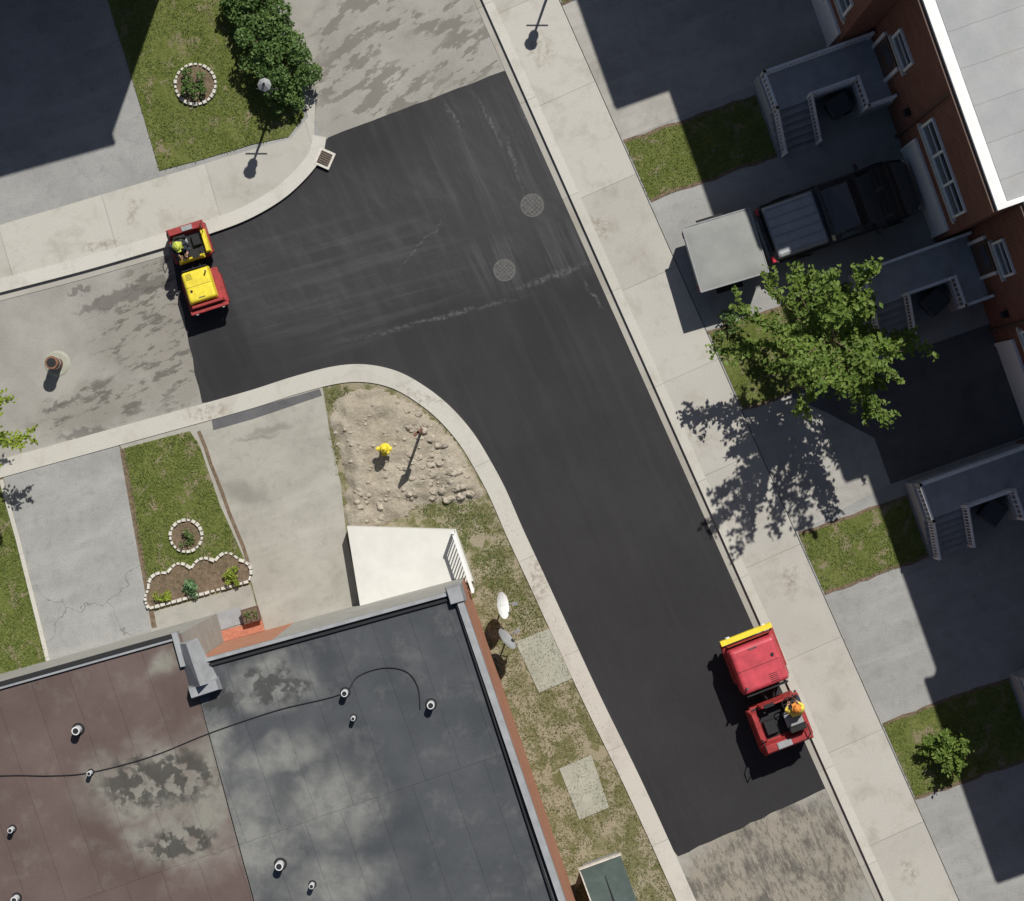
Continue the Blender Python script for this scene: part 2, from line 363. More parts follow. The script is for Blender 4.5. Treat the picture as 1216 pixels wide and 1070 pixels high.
# ------------------------------------------------ ground & roads
b=MB(); b.add([(-400,-400,0),(400,-400,0),(400,400,0),(-400,400,0)],[(0,1,2,3)],'dry'); b.make('ground')
slab('old_road',[(-900,-900),(2100,-900),(2100,1900),(-900,1900)],0.0,.004,'old')
x0=lambda y:600+(y-84)*.446
xR=lambda y:663+.444*y
KB=smooth([(803,1017),(760,923),(715,831),(680,756),(647,684),(621,628),(601,582),(583,548),(562,514),(535,483),(505,459),(472,441),(435,433),(398,435),(350,447),(300,463),(240,480),(160,502),(80,524),(0,546)])
KB=[(1160,1817)]+KB+[(-700,738)]
KT=smooth([(0,348),(100,322),(200,293),(250,278),(295,261),(335,238),(364,212),(382,188),(388,164)])
KT=[(-700,541)]+KT
KT2=KT+[(372,112),(350,50),(328,0),(-75,-900)]
def wob(p,q,n,a):
    o=[]
    for i in range(n+1):
        t=i/n; o.append((p[0]+(q[0]-p[0])*t+R.uniform(-a,a),p[1]+(q[1]-p[1])*t+R.uniform(-a,a)))
    return o
new=[(600,84),(980,936)]+wob((979,937),(806,1016),14,1.2)+[p for p in KB if 241<=p[0]<803]+wob((240,478),(203,302),10,1.5)+[p for p in KT if 205<p[0] and p[1]>164 and p[0]<388.1]+wob((390,163),(596,85),12,1.0)
b=MB(); b.prism(P2(new),.004,.035,'asph'); b.make('fresh_asphalt_road')
RL=[(x0(y),y) for y in (-900,1900)]
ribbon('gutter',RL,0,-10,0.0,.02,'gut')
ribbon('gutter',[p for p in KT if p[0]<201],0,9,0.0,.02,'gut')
ribbon('kerb',RL,-9,-20,0.0,.14,'kerb')
slab('sidewalk',[(x0(-900)+21,-900),(xR(-900),-900),(xR(1900),1900),(x0(1900)+21,1900)],0,.13,'walk')
slab('driveway_block',[(xR(-900)+1,-900),(2600,-900),(2600,1900),(xR(1900)+1,1900)],0,.115,'drive')
slab('dry_grass_verge',offs(KB,-12)+[(-700,1900),(1160,1900)],0,.10,'dry')
ribbon('kerb',KB,0,-21,0,.14,'kerb')
slab('driveway_block',offs(KT2,-6)+[(-900,-900),(-900,541)],0,.10,'drive')
ribbon('kerb',KT,0,-16,0,.14,'kerb')
TLs=[(-700,479),(0,268),(195,210),(290,181),(345,166),(366,140),(360,112)]
KTi=[p for p in offs(KT,-15)]
slab('sidewalk',TLs+[(375,118)]+KTi[::-1],.0,.125,'walkL')
lawnTL=[(128,-2),(150,70),(170,135),(190,203),(240,190),(300,172),(343,163),(362,138),(350,90),(330,30),(305,-30),(245,-160),(70,-160)]
slab('lawn',lawnTL,.05,.128,'lawn')
slab('driveway',[(4,562),(140,524),(146,540),(160,610),(185,748),(200,800),(66,805)],.05,.112,'driveC')
lawnBL=[(146,533),(190,521),(226,512),(238,530),(262,600),(292,668),(240,685),(178,712),(165,640)]
slab('front_strip',[(140,524),(245,497),(262,530),(262,600),(236,530),(226,512),(146,534)],.05,.1125,'drive2')
slab('lawn',lawnBL,.05,.122,'lawn')
slab('driveway',[(245,498),(383,458),(393,520),(405,575),(412,640),(440,760),(320,770),(293,668),(262,600),(250,560)],.05,.114,'drive2')
slab('kerb_shade_strip',[(252,499),(380,462),(383,470),(300,498),(254,511)],.05,.118,'driveD')  # dark strip painted in for the kerb's shade on the driveway edge
slab('front_path',[(176,728),(298,694),(316,760),(190,800)],.05,.119,'drive2')
slab('lawn',[(-300,660),(2,574),(22,640),(62,800),(0,830),(-300,900)],.05,.12,'lawn')
lawnL=[(-20,580),(3,576),(22,640),(58,790),(0,812),(-20,815)]
ribbon('concrete_edging',[(5,569),(25,640),(66,805)],0,5,.05,.16,'kerb')
ribbon('soil_strip',[(146,533),(165,640),(184,745)],-3,3,.05,.126,'soil')
ribbon('soil_strip',wob((238,512),(296,668),8,1.5),-2,2,.05,.127,'soil')
walls_u={-2:430,-1:448,0:515,1:556,2:584,3:566,4:607,5:580}
V0=lambda i:-318+254*(i-1)
def edgev(v,o=1):
    u=200
    for _ in range(30):
        px,py=UVp(u,v); u+=(xR(py)+o-px)*.8
    return UVp(u,v)
lawnsR=[]
for i in (0,1,2,3,4):
    v0=V0(i); uo=walls_u[i]-140
    va,vb=v0+18,v0+93
    if i==4: va,vb=v0+8,v0+105
    if i==2: va,vb=v0+10,v0+110
    poly=[edgev(va,3),UVp(uo-3,va),UVp(uo-3,vb),edgev(vb,3)]
    slab('lawn',poly,.05,.13,'lawn'); lawnsR.append(poly)
    for vv in (va,vb): ribbon('lawn_edge',wob(edgev(vv,3),UVp(uo-3,vv),12,1.5),-2,2,.05,.133,'soil')
slab('driveway',[UVp(330,V0(2)+112),UVp(584,V0(2)+112),UVp(584,V0(3)-2),UVp(410,V0(3)-2),UVp(410,V0(3)-60),UVp(370,V0(2)+150)],.05,.119,'driveD')  # house shadow painted as darker driveway, cut along the shadow's stepped edge
slab('driveway',[edgev(V0(0)+95),UVp(514,V0(0)+95),UVp(514,V0(1)-1),edgev(V0(1)+16)],.05,.1185,'driveA')
slab('driveway',[edgev(V0(2)+112),UVp(329,V0(2)+112),UVp(369,V0(2)+150),UVp(409,V0(3)-60),UVp(409,V0(3)-2),edgev(V0(3)+16)],.05,.1185,'driveA')
def blades(name,polys,dens,mat,z=.125,hgt=.07):
    b=MB()
    for P in polys:
        Q=P2(P); xs=[p[0] for p in Q]; ys=[p[1] for p in Q]
        A=(max(xs)-min(xs))*(max(ys)-min(ys))
        for _ in range(int(A*dens)):
            x=R.uniform(min(xs),max(xs)); y=R.uniform(min(ys),max(ys))
            if not inpoly(x,y,Q): continue
            if mnoise.noise(Vector((x*1.3,y*1.3,3)))<-.28: continue
            t=R.uniform(0,6.28); w=R.uniform(.008,.02); h=R.uniform(.5,1)*hgt; l=R.uniform(.3,1.2)*hgt
            c,s=math.cos(t),math.sin(t)
            b.add([(x-s*w,y+c*w,z),(x+s*w,y-c*w,z),(x+c*l,y+s*l,z+h)],[(0,1,2)],mat)
    b.make(name)
blades('grass',[lawnTL,lawnBL,lawnL]+lawnsR[0:5],420,'blade')
dryP=[(560,600),(600,600),(640,690),(700,812),(740,920),(790,1030),(800,1100),(690,1100),(640,960),(575,760),(556,690)]
blades('grass',[dryP,[(386,468),(415,458),(420,500),(400,560),(392,520)],[(490,600),(550,600),(560,640),(520,632)]],300,'bladedry',.10)
blades('grass',[[(388,465),(415,462),(405,500),(392,500)],[(395,530),(410,530),(412,565),(400,565)],[(495,598),(560,590),(590,640),(620,700),(645,745),(610,750),(560,660),(520,630)]],420,'blade',.10)
# ------------------------------------------------ dirt mound + rubble
dp=smooth([(390,500),(398,476),(430,462),(465,466),(505,488),(540,522),(562,560),(575,590),(545,597),(505,600),(470,618),(414,626),(410,560)]+[(390,500)],4)
Q=P2(dp)
xs=[q[0] for q in Q]; ys=[q[1] for q in Q]
b=MB(); st=.07; nx=int((max(xs)-min(xs)+.8)/st); ny=int((max(ys)-min(ys)+.8)/st); vs=[]
def dh(x,y):
    d=min(math.hypot(x-q[0],y-q[1]) for q in Q)
    if not inpoly(x,y,Q): d=-d
    d+=.16*mnoise.noise(Vector((x*3,y*3,0)))
    h=.085+min(.14,max(-.12,d*.35))
    if d>0: h+=min(d,.5)*(.26*mnoise.fractal(Vector((x*1.6,y*1.6,5)),.8,2.1,5)+.05)
    return h
for j in range(ny):
    for i in range(nx):
        x=min(xs)-.4+i*st; y=min(ys)-.4+j*st; vs.append((x,y,dh(x,y)))
fs=[(j*nx+i,j*nx+i+1,(j+1)*nx+i+1,(j+1)*nx+i) for j in range(ny-1) for i in range(nx-1)]
b.add(vs,fs,'dirt'); b.make('dirt_mound',smooth=True)
def rock(b,x,y,z,r,mat):
    n=7; vs=[]; ph=R.uniform(0,6)
    for k,(zz,rr) in enumerate(((-.3,.8),(.25,1.0),(.7,.55))):
        for i in range(n):
            t=ph+2*math.pi*i/n; q=r*rr*R.uniform(.7,1.2)
            vs.append((x+q*math.cos(t)*1.2,y+q*math.sin(t)*.9,z+zz*r*R.uniform(.8,1.2)))
    fs=[(k*n+i,k*n+(i+1)%n,(k+1)*n+(i+1)%n,(k+1)*n+i) for k in range(2) for i in range(n)]+[tuple(range(2*n,3*n))]
    b.add(vs,fs,mat)
b=MB()
for cx,cy,sp,n,rr in ((520,565,32,60,.09),(500,540,24,30,.08),(475,575,34,36,.07),(540,585,22,22,.10),(440,520,30,30,.05),(495,497,20,18,.08),(465,600,28,24,.07),(430,590,15,14,.07),(480,530,60,60,.04)):
    for _ in range(n):
        px,py=R.gauss(cx,sp*.6),R.gauss(cy,sp*.6)
        if not inpoly(px,py,dp): continue
        p=W(px,py); rock(b,p.x,p.y,dh(p.x,p.y)-.01,rr*R.uniform(.25,1)**1.5*1.5,'rock')
b.make('rubble')
# ------------------------------------------------ plants
def leafadd(b,c,size,mat,up=.6):
    nrm=Vector((R.gauss(0,1),R.gauss(0,1),R.gauss(0,1)+up*2)).normalized()
    a=nrm.orthogonal().normalized(); a.rotate(Matrix.Rotation(R.uniform(0,6.28),3,nrm)) 
    bb=nrm.cross(a); c=Vector(c)
    b.add([c-a*size*.5,c+bb*size*.3+nrm*size*.06,c+a*size*.55,c-bb*size*.3+nrm*size*.06],[(0,1,2,3)],mat)
def bush(name,px,py,r,h,mat,n=900,ls=.09,z0=.12,stems=True,fl=0):
    b=MB(); o=W(px,py,0)
    if stems:
        for _ in range(7):
            t=R.uniform(0,6.28); q=R.uniform(.2,.6)*r
            b.tube([(o.x,o.y,z0-.02),(o.x+q*.4*math.cos(t),o.y+q*.4*math.sin(t),z0+h*.4),(o.x+q*math.cos(t),o.y+q*math.sin(t),z0+h*.75)],[.02,.014,.006],'bark',5)
    cl=[]
    for _ in range(max(9,int(20*r))):
        t=R.uniform(0,6.28); q=r*math.sqrt(R.random())*.85
        cl.append((q*math.cos(t),q*math.sin(t),h*(.35+.55*R.random()*(1-(q/r)**2*.6)),R.uniform(.22,.40)*r))
    for k in range(n):
        x,y,z,s=R.choice(cl); v=Vector((R.gauss(0,1),R.gauss(0,1),R.gauss(0,1))).normalized()*s*R.uniform(.6,1.05)
        leafadd(b,(o.x+x+v.x,o.y+y+v.y,max(z0+.02,z0+z+v.z*.8)),ls*R.uniform(.6,1.3),'flower' if k<fl else mat)
    return b.make(name)
bush('bush',347,86,.95,1.7,'leafb',3600,.11)
bush('bush',322,62,.90,1.8,'leafb',3000,.11)
bush('bush',318,22,.85,1.6,'leafb',2800,.11)
bush('bush',297,2,.75,1.4,'leafb',2200,.11)
bush('bush',340,118,.55,.9,'leafb',1100,.09)
bush('flowering_plant',232,102,.46,.45,'leafb',700,.08,fl=14)
bush('flowering_plant',221,637,.3,.3,'leafb',320,.06,fl=12)
bush('garden_plant',276,684,.34,.35,'leafy',420,.07,stems=False)
bush('garden_plant',230,697,.30,.35,'leafg',200,.12,stems=False)
bush('garden_plant',193,708,.28,.28,'leafy',260,.07,stems=False)
bush('garden_plant',862,388,.45,.45,'leafb',300,.1)
def tree(name,base,h,rad,nl,mat,ls=.14,seed=3,dens=1.0,zlow=2.0,z00=.0,tr=.11,e0=10,e1=48,sg=1.0):
    rr=random.Random(seed); b=MB(); o=Vector(base); o.z=z00
    b.tube([o,o+Vector((.03,.02,h*.35)),o+Vector((0,.05,h*.7)),o+Vector((.02,.03,h))],[tr,tr*.75,tr*.45,tr*.15],'bark',8)
    for k in range(nl):
        f=k/nl; az=k*2.39996+rr.uniform(-.3,.3)
        zs=zlow+(h-zlow)*f*.8
        el=math.radians(e0+e1*f+rr.uniform(-7,7))
        L=rad*rr.choice([.6,.8,.95,1.05,1.2,1.30])*(1-.15*f)
        d=Vector((math.cos(az)*math.cos(el),math.sin(az)*math.cos(el),math.sin(el)))
        pts=[o+Vector((0,0,zs))]
        seg=7; dd=d.copy()
        for i in range(seg):
            dd=(dd+Vector((rr.uniform(-.1,.1),rr.uniform(-.1,.1),rr.uniform(-.08,.07)))).normalized()
            pts.append(pts[-1]+dd*L/seg)
        b.tube(pts,[(.03*(1-i/(seg+1))+.004)*tr/.11 for i in range(seg+1)],'bark',5)
        for i in range(int(L*52*dens)):
            t=(rr.random()**.7)*.88+.12; q=t*seg; j=min(seg-1,int(q)); p=pts[j].lerp(pts[j+1],q-j)
            wd=(.10*(1-abs(t-.6))+.04)*sg
            off=Vector((rr.gauss(0,wd),rr.gauss(0,wd),rr.gauss(0,wd*.6)))
            leafadd(b,p+off,ls*rr.uniform(.6,1.35),mat,.8)
        for _ in range(6):
            q=rr.uniform(.3,.92)*seg; j=int(q); p=pts[j].lerp(pts[min(j+1,seg)],q-j)
            sd=(dd*1.2+Vector((rr.uniform(-1,1),rr.uniform(-1,1),rr.uniform(-.3,.4)))).normalized(); sl=L*rr.uniform(.14,.30)
            b.tube([p,p+sd*sl],[.009*tr/.11,.003],'bark',4)
            for i in range(int(sl*50*dens)):
                leafadd(b,p+sd*sl*rr.random()+Vector((rr.gauss(0,.045),rr.gauss(0,.045),rr.gauss(0,.04)))*sg,ls*rr.uniform(.6,1.2),mat,.8)
    return b.make(name)
tree('street_tree',W(965,410),4.9,2.55,42,'leaf',ls=.155,seed=11)
tree('garden_tree',W(-14,528),4.0,1.45,30,'leafy',ls=.14,seed=5)
tree('sapling',W(1122,886),.75,.66,22,'leaf',ls=.12,seed=8,dens=1.6,zlow=.2,z00=.12,tr=.03,sg=.7)
# ------------------------------------------------ houses
def T_uv(u,v):
    p=W(*UVp(u,v)); return Matrix(((NY,NX,0,p.x),(-NX,NY,0,p.y),(0,0,1,0),(0,0,0,1)))
def rail(b,p,q,zt=.9,T=None):
    p=Vector(p);q=Vector(q);L=(q-p).length; d=(q-p)/L
    def bar(z,w,hh):
        n=Vector((-d.y,d.x,0)).normalized()*w/2
        a=p+Vector((0,0,z));c=q+Vector((0,0,z));u=Vector((0,0,hh))
        vs=[a-n,a+n,c+n,c-n,a-n+u,a+n+u,c+n+u,c-n+u]
        b.add(vs,[(3,2,1,0),(4,5,6,7),(0,1,5,4),(1,2,6,5),(2,3,7,6),(3,0,4,7)],'white',T)
    bar(zt-.05,.08,.05); bar(.08,.045,.04)
    n=max(2,int(L/.13))
    for i in range(n+1):
        c=p+d*L*i/n; w=.04 if i in(0,n) else .014
        b.box(c.x-w,c.x+w,c.y-w,c.y+w,c.z+(.0 if i in (0,n) else .1),c.z+zt-.05+(.1 if i in(0,n) else 0),'white',T)
def window(b,x0,x1,z0,z1,div=2,y=0):
    b.box(x0,x1,y-.02,y+.05,z0,z1,'glass')
    t=.07
    b.box(x0-t,x1+t,y-.07,y,z0-t,z0,'white'); b.box(x0-t,x1+t,y-.07,y,z1,z1+t,'white')
    b.box(x0-t,x0,y-.068,y,z0,z1,'white'); b.box(x1,x1+t,y-.068,y,z0,z1,'white')
    for k in range(1,div):
        x=x0+(x1-x0)*k/div; b.box(x-.035,x+.035,y-.06,y-.021,z0,z1,'white')
    zm=z0+(z1-z0)*.5
    b.box(x0,x1,y-.05,y-.021,zm-.02,zm+.02,'white')
    b.box(x0-.15,x1+.15,y-.14,y-.001,z0-t-.09,z0-t-.002,'stone')
def house(T,porch=True,h=9.5,Wd=6.34,D=11):
    e=empty('brick_house',T)
    b=MB(); b.box(0.005,Wd,0,D,0,h,'brick'); b.make('walls',e)
    b=MB(); b.box(.005,Wd,-.2,D+.2,h+.002,h+.14,'white'); b.box(.15,Wd-.15,.12,D-.1,h+.142,h+.16,'wroof')
    b.box(.01,Wd-.005,-.30,-.203,h-.04,h+.08,'trimbrown')
    b.box(.006,.12,-.2,D+.2,h+.142,h+.22,'white'); b.box(Wd-.12,Wd-.001,-.2,D+.2,h+.142,h+.22,'white'); b.box(.122,Wd-.122,-.2,.0,h+.142,h+.22,'white')
    b.cyl((2.0,3.2,h+.16),(2.0,3.2,h+.6),.06,.06,'pipew'); b.cyl((4.5,6,h+.16),(4.5,6,h+.5),.15,.15,'metal')
    b.box(2.6,3.2,5,5.9,h+.16,h+.9,'brick')
    b.make('roof',e)
    b=MB()
    window(b,3.3,5.9,3.9,5.4,3); window(b,.7,1.6,4.2,5.4,1)
    b.box(3.1,6.1,-.03,.02,3.3,3.5,'stone')
    b.make('windows',e)
    b=MB()
    x0_,x1_=3.5,6.1
    for k in range(4): b.box(x0_,x1_,-.05,.03,.12+k*.54,.12+k*.54+.525,'white')
    b.box(x0_-.1,x0_,-.08,0,.1,2.4,'white'); b.box(x1_,x1_+.1,-.08,0,.1,2.4,'white'); b.box(x0_-.1,x1_+.1,-.081,0,2.4,2.5,'white')
    b.make('garage_door',e)
    b=MB(); b.box(.45,1.4,-.05,.02,1.32,3.4,'trimbrown'); b.box(.6,1.25,-.07,-.051,2.5,3.2,'glass'); b.box(.35,.45,-.09,0,1.3,3.5,'white'); b.box(1.4,1.5,-.09,0,1.3,3.5,'white')
    b.make('front_door',e)
    b=MB(); b.tube([(3.0,-.06,.1),(3.0,-.06,h)],.05,'trimbrown'); b.box(2.55,2.75,-.16,-.001,2.6,2.95,'dark'); b.make('downpipe',e)
    if porch:
        b=MB(); z=1.3
        b.box(.06,1.22,-3.5,-.003,.05,z,'porch'); b.box(1.222,2.1,-.98,-.003,.05,z-.004,'porch')
        for k in range(6):
            b.box(1.222+k*.2,1.222+(k+1)*.2-.002,-3.5,-2.3,.05,z-.2*(k+1)+.0,'porch')
            b.box(1.215+(k)*.2,1.222+(k+1)*.2+.02,-3.52,-2.28,z-.2*(k+1)+.001,z-.2*(k+1)+.03,'grey')
        b.make('porch',e)
        b=MB()
        rail(b,(.12,-3.42,z),(.12,-.1,z)); rail(b,(.12,-3.42,z),(1.22,-3.42,z)); rail(b,(1.22,-3.42,z),(2.42,-3.42,.1))
        rail(b,(1.16,-2.35,z),(2.42,-2.35,.1)); rail(b,(1.16,-2.28,z),(1.16,-1.04,z)); rail(b,(1.16,-.92,z),(2.04,-.92,z)); rail(b,(2.04,-.9,z),(2.04,-.1,z))
        b.make('railings',e)
    return e
def wheeled_bin(T):
    e=empty('wheeled_bin',T); b=MB()
    b.add([(-.24,-.26,.1),(.24,-.26,.1),(.24,.2,.1),(-.24,.2,.1),(-.29,-.34,1.0),(.29,-.34,1.0),(.29,.3,1.0),(-.29,.3,1.0)],[(3,2,1,0),(4,5,6,7),(0,1,5,4),(1,2,6,5),(2,3,7,6),(3,0,4,7)],'bin'); b.make('body',e,bevel=.02)
    b=MB(); b.box(-.31,.31,-.37,.34,1.005,1.07,'bin',None,.04); b.tube([(-.25,.38,.98),(.25,.38,.98)],.018,'bin'); b.make('lid',e,bevel=.02)
    b=MB()
    for sx in(-1,1): b.cyl((sx*.24,.26,.12),(sx*.30,.26,.12),.12,.12,'dark',14)
    b.make('wheels',e)
for i in (-2,-1,0,1,2,3,4,5):
    house(T_uv(walls_u[i],V0(i)))
for i in (1,2,3):
    wheeled_bin(T_uv(walls_u[i],V0(i))@Matrix.Translation((1.65,-1.5,.12))@Matrix.Rotation(.2*i,4,'Z'))
c=W(232,-118); X=Vector((.963,.27,0)); Y=Vector((-.27,.963,0))
for k in (1,2,3):
    o=c-X*6.35*k
    house(Matrix(((X.x,Y.x,0,o.x),(X.y,Y.y,0,o.y),(0,0,1,0),(0,0,0,1))),False)
# flat roofed building lower left
e=empty('flat_roof_building')
Bp=[(-300,896),(215,752),(300,1070),(430,1560),(-300,1560)]
Gp=[(226,789),(318,764),(545,702),(671,1070),(838,1560),(432,1560),(302,1070)]
for nm,P,mt,sd in (('brown_section',Bp,'roofb',['stucco','stucco',None,None,None]),('grey_section',Gp,'roofg',['brickO','stucco','brickO','brickO',None,None,None])):
    b=MB(); b.prism(P2(P,ZR),0,ZR-.02,'brickO','brickO',sides=sd); b.make('walls_'+nm,e)
    b=MB(); b.prism(P2(P,ZR),ZR-.018,ZR,mt,'metal'); b.make('roof_'+nm,e)
def rib3(b,pts,w0,w1,z0,z1,mat,zr=ZR):
    A=P2(offs(pts,w0),zr);B=P2(offs(pts,w1),zr)
    for i in range(len(A)-1):
        vs=[(*A[i],z0),(*A[i+1],z0),(*B[i+1],z0),(*B[i],z0),(*A[i],z1),(*A[i+1],z1),(*B[i+1],z1),(*B[i],z1)]
        b.add(vs,[(3,2,1,0),(4,5,6,7),(0,1,5,4),(1,2,6,5),(2,3,7,6),(3,0,4,7)],mat)
b=MB()
rib3(b,[(-300,896),(211,753)],-2,3,ZR-.3,ZR+.10,'dark')
rib3(b,[(-300,896),(211,753)],3,6,ZR-.3,ZR+.08,'metal')
rib3(b,[(211,750),(222,790)],0,7,ZR-.3,ZR+.14,'metal')
rib3(b,[(222,790),(540,703)],-2,2,ZR-.3,ZR+.12,'metal'); rib3(b,[(230,791),(540,706)],2,5,ZR-.01,ZR+.08,'dark')
rib3(b,[(545,700),(671,1070),(838,1560)],-1,7,ZR-.35,ZR+.18,'metal')
rib3(b,[(545,712),(661,1070),(828,1560)],3,5,ZR-.01,ZR+.12,'dark')
b.box(-.24,.24,-.26,.26,ZR-.3,ZR+.25,'metal',Matrix.Translation(W(541,706,ZR).to_2d().to_3d())@Matrix.Rotation(math.radians(16),4,'Z'),.06)
b.make('parapet',e)
b=MB(); p=W(236,792,ZR); T=Matrix.Translation((p.x,p.y,0))@Matrix.Rotation(math.radians(-72),4,'Z')
b.add([(-.75,-.35,ZR),(.5,-.4,ZR),(.5,.4,ZR),(-.75,.2,ZR),(-.7,-.05,ZR+.5),(.45,0,ZR+.75)],[(0,1,5,4),(2,3,4,5),(1,2,5),(3,0,4)],'metal',T)
b.box(.4,.75,-.42,.42,ZR+.01,ZR+.4,'metal',T,.05)
b.make('roof_hood',e)
b=MB()
for px,py,r in ((93,866,.11),(108,917,.06),(410,822,.09),(420,852,.06),(512,836,.10),(333,1026,.11),(371,1050,.07),(15,984,.07),(20,1066,.09)):
    p=W(px,py,ZR); hh=.22+r*1.5
    b.cyl((p.x,p.y,ZR),(p.x,p.y,ZR+.05),r*1.6,r*1.4,'dark'); b.cyl((p.x,p.y,ZR+.04),(p.x,p.y,ZR+hh),r,r,'pipew'); b.cyl((p.x,p.y,ZR+hh),(p.x,p.y,ZR+hh+.01),r*.7,r*.7,'dark')
b.make('vent_pipes',e)
b=MB(); cp=smooth([(-150,930),(0,921),(60,921),(108,917),(180,898),(250,870),(330,843),(405,824),(425,803),(455,793),(482,797),(496,815),(499,842)],6)
b.tube([tuple(W(x,y,ZR)[:2])+(ZR+.03,) for x,y in cp],.014,'dark',5); 
b.make('roof_cable',e)
e=empty('terrace')
tp=P2([(412,625),(541,629),(562,690),(428,722)],.9)
b=MB(); b.prism(tp,.05,.9,'slab','slab'); b.make('terrace_slab',e)
b=MB()
a0=Vector((*P2([(540,631)],.9)[0],.9)); a1=Vector((*P2([(564,700)],.9)[0],.9))
a0.x-=.03;a1.x-=.05
rail(b,a0,a1,1.0)
b.make('railing',e)
slab('doormat',[(258,728),(286,720),(291,739),(263,748)],.119,.15,'grey')
slab('entrance_step',[(252,752),(312,735),(315,748),(256,764)],.05,.24,'redstep')
def planter(px,py):
    p=W(px,py); T=Matrix.Translation((p.x,p.y,.12))@Matrix.Rotation(math.radians(16),4,'Z'); b=MB()
    b.box(-.24,.24,-.2,.2,0,.32,'rust',T); b.box(-.26,.26,-.22,.22,.321,.36,'trimbrown',T); b.box(-.21,.21,-.17,.17,.362,.37,'soil',T)
    for _ in range(60):
        leafadd(b,T@Vector((R.uniform(-.2,.2),R.uniform(-.14,.14),.4+R.random()*.12)),.07,'leafb')
    b.make('planter_box')
planter(243,744); planter(300,729)
def ringstones(name,pts,w,closed=True,z=.12,soil=None):
    b=MB(); Q=[Vector((*q,0)) for q in P2(pts)]
    if soil: b.prism([tuple(q[:2]) for q in Q],z-.02,z+.03,'soil')
    for i in range(len(Q)-(0 if closed else 1)):
        a,c=Q[i],Q[(i+1)%len(Q)]; d=c-a; L=d.length
        T=Matrix.Translation((a+c)/2)@Matrix.Rotation(math.atan2(d.y,d.x)+R.uniform(-.12,.12),4,'Z')
        k=R.uniform(.75,1.15)
        b.box(-L*.46*min(k,1),L*.46*min(k,1),-w*k/2,w*k/2,z-.02,z+.10*k,'stone',T,.012)
    return b.make(name)
def circ(cx,cy,r,n): return [(cx+r*math.cos(2*math.pi*i/n),cy+r*math.sin(2*math.pi*i/n)) for i in range(n)]
ringstones('stone_ring_planter',circ(233,101,24,26),.10,soil=True)
ringstones('stone_ring_planter',circ(222,636,19,20),.10,soil=True)
sc=[]
def arc(p,q,bul,n=5):
    o=[]; dx,dy=q[0]-p[0],q[1]-p[1]
    for i in range(n):
        t=i/n; f=4*t*(1-t)*bul; L=math.hypot(dx,dy); o.append((p[0]+dx*t+dy/L*f,p[1]+dy*t-dx/L*f))
    return o
for p,q,bu in (((178,722),(177,700),4),((177,700),(200,680),9),((200,680),(228,675),9),((228,675),(256,666),8),((256,666),(284,664),9),((284,664),(296,690),9),((296,690),(178,722),0)):
    sc+=arc(p,q,bu,5 if bu else 18)
ringstones('scalloped_flower_bed',sc,.10,soil=True)
for P in ([(612,762),(655,745),(680,805),(640,822)],[(664,912),(702,896),(723,958),(688,973)]): slab('paving_slab',P,.05,.122,'paver')
# ------------------------------------------------ storage box
p=W(722,1046); T=Matrix.Translation((p.x,p.y,.1))@Matrix.Rotation(math.radians(20),4,'Z')
e=empty('storage_box',T)
b=MB(); b.box(-.55,.55,-.75,.75,0,1.05,'grey'); b.make('body',e,bevel=.02)
b=MB(); b.add([(-.62,-.82,1.055),(.62,-.82,1.055),(.62,.82,1.055),(-.62,.82,1.055),(-.62,-.82,1.1),(.62,-.82,1.1),(.62,.82,1.22),(-.62,.82,1.22)],[(3,2,1,0),(4,5,6,7),(0,1,5,4),(1,2,6,5),(2,3,7,6),(3,0,4,7)],'green')
b.box(-.66,-.622,-.84,.84,1.0,1.2,'stone'); b.box(-.66,.66,.822,.87,1.0,1.25,'stone'); b.box(-.2,.2,-.86,-.823,.9,1.0,'dark'); b.box(-.015,.015,-.8,.8,1.16,1.19,'dark'); b.make('lid',e)
# ------------------------------------------------ street furniture
def lamp(px,py):
    p=W(px,py); e=empty('lamp_post',Matrix.Translation((p.x,p.y,.12))); b=MB()
    b.cyl((0,0,0),(0,0,.5),.11,.07,'dark',12); b.cyl((0,0,.5),(0,0,2.5),.045,.035,'dark',10); b.tube([(-.32,0,2.15),(.32,0,2.15)],.022,'dark'); b.make('post',e)
    b=MB(); b.cyl((0,0,2.5),(0,0,2.58),.13,.15,'dark'); b.cyl((0,0,2.58),(0,0,2.9),.12,.17,'pipew',8); b.cyl((0,0,2.9),(0,0,3.05),.20,.05,'metal',8); b.sph((0,0,3.08),.04,.04,.05,'dark'); b.make('lantern',e)
lamp(327,120); lamp(660,-32)
def hydrant(px,py):
    p=W(px,py); b=MB(); z=dh(p.x,p.y)-.02; T=Matrix.Translation((p.x,p.y,z))
    b.cyl((0,0,0),(0,0,.06),.17,.17,'yellow',14,T); b.cyl((0,0,.06),(0,0,.58),.11,.105,'yellow',14,T); b.cyl((0,0,.56),(0,0,.6),.15,.15,'yellow',14,T)
    b.sph((0,0,.6),.13,.13,.14,'yellow',14,8,T); b.cyl((0,0,.72),(0,0,.79),.035,.03,'yellow',6,T)
    b.cyl((-.22,0,.42),(.22,0,.42),.065,.065,'yellow',10,T); b.cyl((0,0,.40),(0,-.21,.40),.08,.08,'yellow',10,T); b.cyl((-.25,0,.42),(-.21,0,.42),.04,.04,'yellow',5,T)
    b.make('fire_hydrant')
hydrant(458,533)
p=W(500,514); b=MB(); z=dh(p.x,p.y)
b.cyl((p.x,p.y,z-.1),(p.x,p.y,z+2.1),.045,.04,'rust',8); 
T=Matrix.Translation((p.x,p.y,z+2.0))@Matrix.Rotation(math.radians(40),4,'Z'); b.box(-.16,.16,-.04,.04,-.32,.1,'rust',T)
rock(b,p.x+.1,p.y+.05,z+.02,.13,'rock'); b.make('sign_post')
